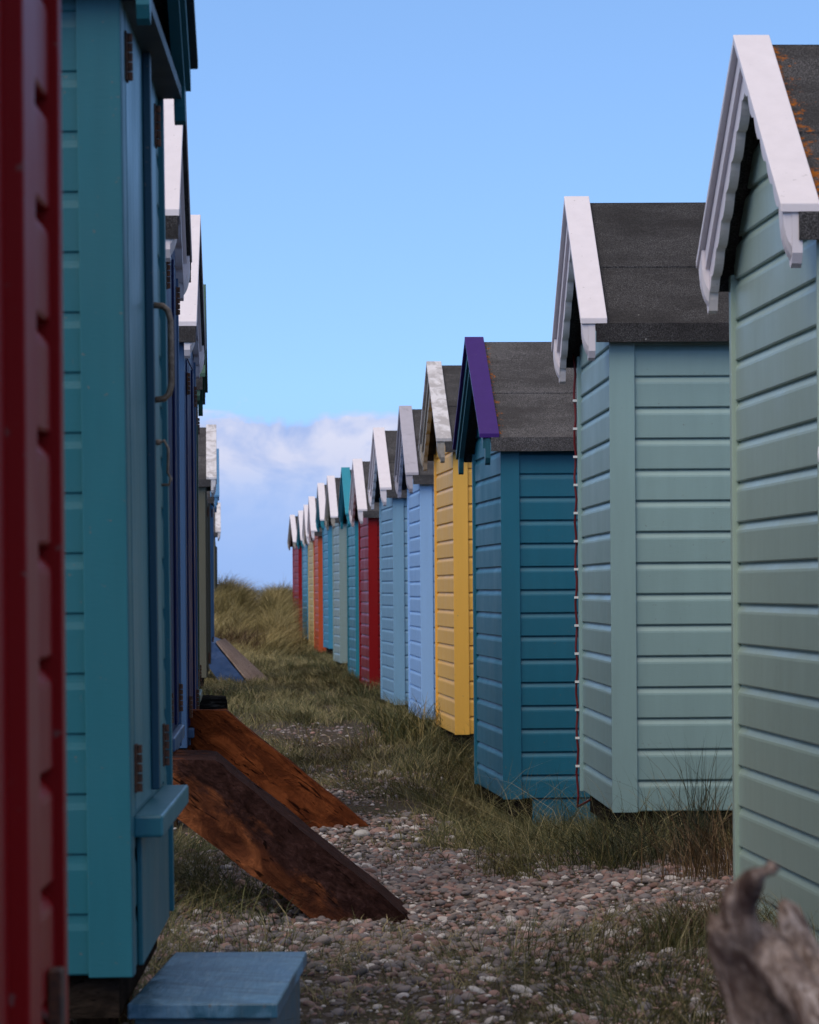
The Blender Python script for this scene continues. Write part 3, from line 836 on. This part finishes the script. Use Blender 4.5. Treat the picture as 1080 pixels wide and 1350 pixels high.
def grass_mat(name, stops, rough=.6):
    s = NT(name)
    gi = s.n('ShaderNodeNewGeometry').outputs['Random Per Island']
    col = s.ramp(gi, stops)
    pn = s.noise(s.mapping((1.6, .8, 1)), 1.1, 5, .65); col = s.mix(s.ramp(pn, [(.50, 0), (.66, .60)]), col, stops[-2][1])
    col = s.mix(s.ramp(pn, [(.34, .65), (.48, 0)]), col, stops[0][1])
    s.b.inputs['Subsurface Weight'].default_value = 0
    return s.done(col, rough, None, .3)
GR1 = grass_mat('path_grass', [(0, (.038, .042, .013)), (.40, (.088, .088, .028)), (.70, (.165, .142, .052)), (.90, (.31, .245, .115)), (1, (.40, .32, .18))])
GR2 = grass_mat('long_green_grass', [(0, (.018, .027, .008)), (.40, (.046, .058, .018)), (.70, (.115, .112, .036)), (.88, (.25, .20, .08)), (1, (.36, .28, .14))])
GR3 = grass_mat('marram_grass', [(0, (.075, .06, .018)), (.4, (.19, .15, .05)), (.75, (.31, .24, .085)), (.92, (.36, .285, .12)), (1, (.42, .34, .18))])
GRB = grass_mat('dry_brown_grass', [(0, (.03, .018, .008)), (.4, (.085, .045, .018)), (.7, (.13, .075, .03)), (.9, (.19, .12, .055)), (1, (.22, .15, .08))])
GRD = grass_mat('dark_thin_grass', [(0, (.008, .012, .004)), (.5, (.018, .026, .008)), (.8, (.05, .055, .022)), (.93, (.12, .08, .035)), (1, (.16, .11, .05))])

acc = {}
def add(key, v, f):
    L = acc.setdefault(key, [[], [], 0]); L[0].append(v); L[1].append(f + L[2]); L[2] += len(v)
rng = np.random.default_rng(5)
def clumpy(n, x0, x1, y0, y1, wfun, clump=.0, per=12, ypow=1.0):
    X = rng.uniform(x0, x1, n * 3); Y = y0 + (y1 - y0) * rng.random(n * 3) ** ypow
    k = rng.random(n * 3) < wfun(X, Y); X, Y = X[k], Y[k]
    if clump:
        X = np.repeat(X[:n // per], per); Y = np.repeat(Y[:n // per], per)
        X = X + rng.normal(0, clump, len(X)); Y = Y + rng.normal(0, clump, len(Y))
    return X[:n], Y[:n]
# long lush grass along the right-hand huts (depth 15..25)
def w_right(X, Y):
    e = fbm(X * 2.2, Y * .9, 31) - .5
    return sstep(.08, .45, X + e * .7 - .10 * sstep(19, 24, 25 - Y) * 0) * sstep(15.1, 16.3, Y + e * 3.0)
X, Y = clumpy(20000, .0, 1.7, 14.6, 26, w_right, .035, 14, 1.2)
add('grass', *blades(X, Y, rng.uniform(.12, .34, len(X)) * (1 - .25 * sstep(14.5, 16, Y) - .40 * sstep(18, 20.5, Y)), rng.uniform(.002, .004, len(X)), 1.5, 1, (-.25, -.1)))
X, Y = clumpy(12000, -.15, 1.7, 14.6, 26, lambda X, Y: np.maximum(w_right(X, Y), .10), 0)
add('short', *blades(X, Y, rng.uniform(.04, .11, len(X)), rng.uniform(.003, .0055, len(X)), .9, 2, (-.1, -.1)))
X, Y = clumpy(1500, .05, 1.6, 14.8, 26, w_right, .02, 3)
add('short', *blades(X, Y, rng.uniform(.25, .50, len(X)), rng.uniform(.0018, .003, len(X)), 1.1, 21, (-.5, -.2)))
# foreground tufts lower right
def w_fg(X, Y):
    return sstep(.05, .55, X + (fbm(X * 5, Y * 3, 55) - .5) * .8) * (1 - sstep(11.9, 12.7, Y + (fbm(X * 4, Y * 2, 57) - .5)))
X, Y = clumpy(5200, -.1, 1.4, 9.2, 12.9, w_fg, .03, 16)
hf = rng.uniform(.05, .19, len(X)); kf = len(X) // 3
add('grass', *blades(X[:kf], Y[:kf], hf[:kf], rng.uniform(.002, .0035, kf), .9, 3, (-.2, -.1)))
add('short', *blades(X[kf:], Y[kf:], hf[kf:], rng.uniform(.002, .0035, len(X) - kf), .9, 23, (-.2, -.1)))
X, Y = clumpy(3500, -.5, 1.4, 9.2, 13.5, lambda X, Y: .25 + .75 * w_fg(X, Y), .05, 9)
add('short', *blades(X, Y, rng.uniform(.02, .06, len(X)), rng.uniform(.002, .004, len(X)), 1.1, 4, (0, 0)))
# shaded grass under the ramps and the teal hut
def w_left(X, Y): return 1 - sstep(-.62, -.38, X + (fbm(X * 4, Y * 2, 61) - .5) * .5)
X, Y = clumpy(6000, -1.5, -.25, 8.3, 14.6, w_left, .04, 14)
add('grass', *blades(X, Y, rng.uniform(.06, .20, len(X)), rng.uniform(.002, .0045, len(X)), 1.0, 5, (.2, -.1)))
# thin grass in the pebbles
X, Y = clumpy(2600, -.9, 1.2, 11, 21, lambda X, Y: sstep(.55, .75, fbm(X * 2, Y * 1.1, 71)), .03, 8)
add('short', *blades(X, Y, rng.uniform(.02, .08, len(X)), rng.uniform(.002, .004, len(X)), 1.0, 6, (0, 0)))
X, Y = clumpy(5000, -1.3, -.2, 13.5, 17.5, lambda X, Y: 1 - sstep(-.75, -.45, X + (fbm(X * 4, Y * 2, 63) - .5) * .5), .04, 14)
add('grass', *blades(X, Y, rng.uniform(.05, .16, len(X)), rng.uniform(.002, .0045, len(X)), 1.2, 15, (.3, -.1)))
X, Y = clumpy(4200, -.8, .6, 9.5, 12.4, lambda X, Y: sstep(.42, .6, fbm(X * 3, Y * 2, 73)), .04, 12)
add('short', *blades(X, Y, rng.uniform(.02, .08, len(X)), rng.uniform(.0015, .003, len(X)), 1.3, 16, (-.1, 0)))
X, Y = clumpy(5000, -1.2, 3.2, 2.5, 9.6, lambda X, Y: .25 + .75 * sstep(.45, .62, fbm(X * 2, Y * 1.5, 75)), .05, 12)
add('short', *blades(X, Y, rng.uniform(.03, .12, len(X)), rng.uniform(.002, .004, len(X)), 1.1, 18, (-.1, 0)))
# the grassy middle of the path (depth 20..64)
def w_mid(X, Y):
    bare = np.exp(-((Y - 31.0 - 3.2 * (fbm(X * 2, 0 * Y, 81) - .5)) / 1.9) ** 2) * (1 - sstep(.0, .3, X + .4)) * .72
    e = fbm(X * 1.6, Y * .5, 83)
    worn = sstep(.50, .66, fbm(X * 2.3, Y * .42, 87)) * (1 - sstep(44, 52, Y)) * .8
    return np.clip(sstep(20.0, 24.5, Y + 4 * (e - .5)) * (.45 + .75 * e) - bare - worn, .02, 1)
X, Y = clumpy(115000, -3.6, 1.3, 19.5, 66, w_mid, .06, 10, 1.15)
add('short', *blades(X, Y, rng.uniform(.035, .12, len(X)) * (1 + Y / 110), .0026 + Y * .00007, .9, 7, (-.55, -.25)))
# longer tufts at the foot of the right row
def row_x(Y): return .53 - (Y - 22) * .055 * (1 + 0 * Y)
def w_foot(X, Y):
    d = (X - np.interp(Y, [22, 28, 33, 37, 45, 49, 56, 62, 67, 73, 79, 86], [.50, .28, .05, -.2, -.52, -.74, -1.05, -1.36, -1.64, -1.9, -2.2, -2.55]))
    return np.exp(-(np.minimum(d + .10, 0) / .22) ** 2) * (d < .9) * (.25 + fbm(X * 3, Y * 1.2, 91) ** 2 * 1.6)
X, Y = clumpy(30000, -3.6, 1.2, 22, 82, w_foot, .07, 16, 1.1)
add('grass', *blades(X, Y, rng.uniform(.08, .26, len(X)), .0026 + Y * .00007, 1.0, 8, (-.6, -.25)))
# grass at the foot of the left row and behind the ramps
def w_lfoot(X, Y):
    d = X + .045 * Y + .26
    return np.exp(-(np.maximum(d, 0) / .3) ** 2) * (.3 + fbm(X * 3, Y, 95) ** 2 * 1.6)
X, Y = clumpy(9000, -4.2, -.5, 20.5, 66, w_lfoot, .07, 14)
add('grass', *blades(X, Y, rng.uniform(.08, .24, len(X)), .0035 + Y * .00009, .9, 9, (.2, -.1)))
# dune
def w_dune(X, Y):
    a = X / Y
    return (1 - sstep(-.034, -.029, a)) * (.5 + .5 * fbm(X * 1.2, Y * .4, 97))
X, Y = clumpy(95000, -7.5, -1.6, 60, 102, w_dune, .13, 26)
hh = rng.uniform(.22, .62, len(X)) * sstep(57, 72, Y)
add('dune', *blades(X, Y, hh, .0045 + Y * .00004, .7, 10, (.6, -.2)))
X, Y = clumpy(16000, -5.5, 0, 88, 112, lambda X, Y: 1.0 + 0 * X, .13, 26)
add('dune', *blades(X, Y, rng.uniform(.15, .6, len(X)), .008 + 0 * X, .7, 12, (.6, -.1)))
for key, nm, mt, lb in (('grass', 'long_grass', GR2, 'long green grass round the feet of the huts'),
                        ('short', 'short_grass', GR1, 'short dry grass growing over the path'),
                        ('dune', 'dune_grass', GR3, 'tan marram grass covering the dune at the end of the path')):
    L = acc[key]
    o = np_mesh(nm, np.concatenate(L[0]), np.concatenate(L[1]), mt, False)
    tag(o, lb, 'grass', kind='stuff')

def tuft(x, Y, n, hmin, hmax, spread, mat, label, seed, wind=(0, 0), lean=.55, wd=.0035):
    r = np.random.default_rng(seed)
    X0 = (x - PX) / F * Y; z0 = float(gz(X0, Y))
    X = r.normal(0, spread, n); Yy = r.normal(0, spread, n)
    v, f = blades(X, Yy, r.uniform(hmin, hmax, n), r.uniform(.7, 1.3, n) * wd, lean, seed, wind, Z=np.full(n, -.02))
    o = np_mesh('grass_tuft', v, f, mat, False); o.location = (X0, Y, z0)
    tag(o, label, 'grass tuft', 'separate tufts of grass')
tuft(922, 14.9, 150, .2, .62, .06, GRD, 'tall thin dark grass tuft against the pale blue hut side', 1, (.0, 0), .42, .003)
tuft(945, 14.3, 330, .15, .40, .11, GRB, 'brown arching grass tuft beside the sage green hut corner', 2, (-.25, -.1), .7, .003)
tuft(860, 15.2, 420, .14, .34, .16, GRD, 'dark green bushy tuft below the pale blue hut wall', 3, (-.3, -.1), .8, .003)
tuft(935, 11.9, 420, .08, .24, .085, GRB, 'russet foreground grass tuft left of the driftwood', 4, (0, 0), .7, .0026)
tuft(885, 11.7, 130, .08, .24, .06, GR2, 'green foreground tuft with upright blades in front of the pebbles', 5, (0, 0), .5, .0026)
tuft(548, 29.5, 420, .22, .48, .17, GR2, 'lush arching grass tuft in front of the ochre hut', 6, (-.25, -.1), .9, .006)
tuft(308, 66.0, 420, .30, .60, .25, GRB, 'dark brown drooping grass tuft at the foot of the dune', 7, (.5, -.2), .9, .011)

# ------------------------------------------------------------------ sky and sun
SUN_EL, SUN_AZ = math.radians(48), math.radians(215)      # azimuth clockwise from +Y: behind and to the left
world = bpy.data.worlds.new("World"); sc.world = world; world.use_nodes = True
nt = world.node_tree; N = nt.nodes; Lk = nt.links
bg = N['Background']
class WN(NT):
    def __init__(s): s.t = nt; s.co = s.n('ShaderNodeTexCoord').outputs['Generated']
w_ = WN()
sep = w_.n('ShaderNodeSeparateXYZ'); Lk.new(w_.co, sep.inputs[0])
zz = w_.math('ADD', w_.math('MULTIPLY', sep.outputs[2], 1.6), .22)
cmb = w_.n('ShaderNodeCombineXYZ'); Lk.new(sep.outputs[0], cmb.inputs[0]); Lk.new(sep.outputs[1], cmb.inputs[1]); Lk.new(zz, cmb.inputs[2])
nrm = w_.n('ShaderNodeVectorMath', operation='NORMALIZE'); Lk.new(cmb.outputs[0], nrm.inputs[0])
sky = N.new('ShaderNodeTexSky'); sky.sky_type = 'NISHITA'; sky.sun_disc = False
sky.sun_elevation = SUN_EL; sky.sun_rotation = SUN_AZ
sky.air_density = 1.0; sky.dust_density = .4; sky.ozone_density = 2.0; sky.altitude = 0
Lk.new(nrm.outputs[0], sky.inputs[0])
# a low bank of cumulus over the sea
el = sep.outputs[2]
cv = w_.mapping((44, 44, 70), src=w_.co, loc=(.35, 0, .2))
cn = w_.noise(cv, 1.0, 9, .58, .4)
cn2 = w_.noise(w_.mapping((9, 9, 70), src=w_.co, loc=(3, 1, 2)), 1.0, 7, .6)
low = w_.n('ShaderNodeMapRange'); low.inputs['From Min'].default_value = .062; low.inputs['From Max'].default_value = .040; Lk.new(el, low.inputs['Value'])
cl = w_.math('ADD', w_.math('MULTIPLY', low.outputs[0], .30), w_.math('ADD', w_.math('MULTIPLY', cn, .75), w_.math('MULTIPLY', cn2, .35)))
cl0 = cl; cl = w_.ramp(w_.math('SUBTRACT', cl, w_.math('MULTIPLY', w_.math('SUBTRACT', 1.0, low.outputs[0]), .3)), [(.61, 0), (.71, 1)])
hz = w_.n('ShaderNodeMapRange'); hz.inputs['From Min'].default_value = .008; hz.inputs['From Max'].default_value = .034; Lk.new(el, hz.inputs['Value'])
cl = w_.math('MULTIPLY', cl, w_.math('ADD', w_.math('MULTIPLY', hz.outputs[0], .75), .10))
tb = w_.n('ShaderNodeMapRange', interpolation_type='SMOOTHSTEP'); tb.inputs['From Min'].default_value = .014; tb.inputs['From Max'].default_value = .044; Lk.new(el, tb.inputs['Value'])
ccol = w_.mix(w_.math('MULTIPLY', w_.ramp(cn, [(.36, 0), (.58, 1)]), w_.math('ADD', w_.math('MULTIPLY', tb.outputs[0], .75), .25)), (1.9, 2.4, 4.0), (3.9, 3.8, 4.4))
skyc = w_.mix(1.0, sky.outputs[0], (1.07, 1.22, 1.33), 'MULTIPLY')
hb = w_.n('ShaderNodeMapRange', interpolation_type='SMOOTHSTEP'); hb.inputs['From Min'].default_value = .056; hb.inputs['From Max'].default_value = .004; Lk.new(el, hb.inputs['Value'])
skyc = w_.mix(w_.math('MULTIPLY', hb.outputs[0], .85), skyc, (1.45, 2.2, 4.1))
fin = w_.mix(cl, skyc, ccol)
oh = w_.n('ShaderNodeMapRange', interpolation_type='SMOOTHSTEP'); oh.inputs['From Min'].default_value = .24; oh.inputs['From Max'].default_value = .55; Lk.new(el, oh.inputs['Value'])
on = w_.ramp(w_.noise(w_.co, 2.2, 6, .6), [(.30, .55), (.55, 1)])
fin = w_.mix(w_.math('MULTIPLY', oh.outputs[0], on), fin, (2.55, 2.40, 2.45))  # overhead cloud out of view, added to neutralise the light from above
Lk.new(fin, bg.inputs['Color']); bg.inputs['Strength'].default_value = .10

ld = bpy.data.lights.new('sun', 'SUN'); ld.energy = 1.0; ld.angle = math.radians(50); ld.color = (1, .90, .80)
lo = bpy.data.objects.new('sun', ld); COL.objects.link(lo)
import mathutils
dv = mathutils.Vector((math.sin(SUN_AZ) * math.cos(SUN_EL), math.cos(SUN_AZ) * math.cos(SUN_EL), math.sin(SUN_EL)))
lo.rotation_euler = dv.to_track_quat('Z', 'Y').to_euler()

# ------------------------------------------------------------------ camera
cd = bpy.data.cameras.new('camera'); cam = bpy.data.objects.new('camera', cd); COL.objects.link(cam)
cd.sensor_fit = 'HORIZONTAL'; cd.sensor_width = 36; cd.lens = 36 * F / 1080
cd.shift_x = 0; cd.shift_y = (PY - 675) / 1080 * (1 if True else 1)
cam.matrix_world = mathutils.Matrix.Translation((0, 0, CAMZ)) @ mathutils.Matrix.Rotation(math.pi / 2, 4, 'X') @ mathutils.Matrix.Rotation(-ROLL, 4, 'Z')
cd.clip_start = .1; cd.clip_end = 30000
cd.dof.use_dof = True; cd.dof.focus_distance = 19.0; cd.dof.aperture_fstop = 17.5
sc.camera = cam
sc.view_settings.view_transform = 'Standard'; sc.view_settings.look = 'None'
sc.view_settings.exposure = 1.0; sc.view_settings.gamma = 1.0
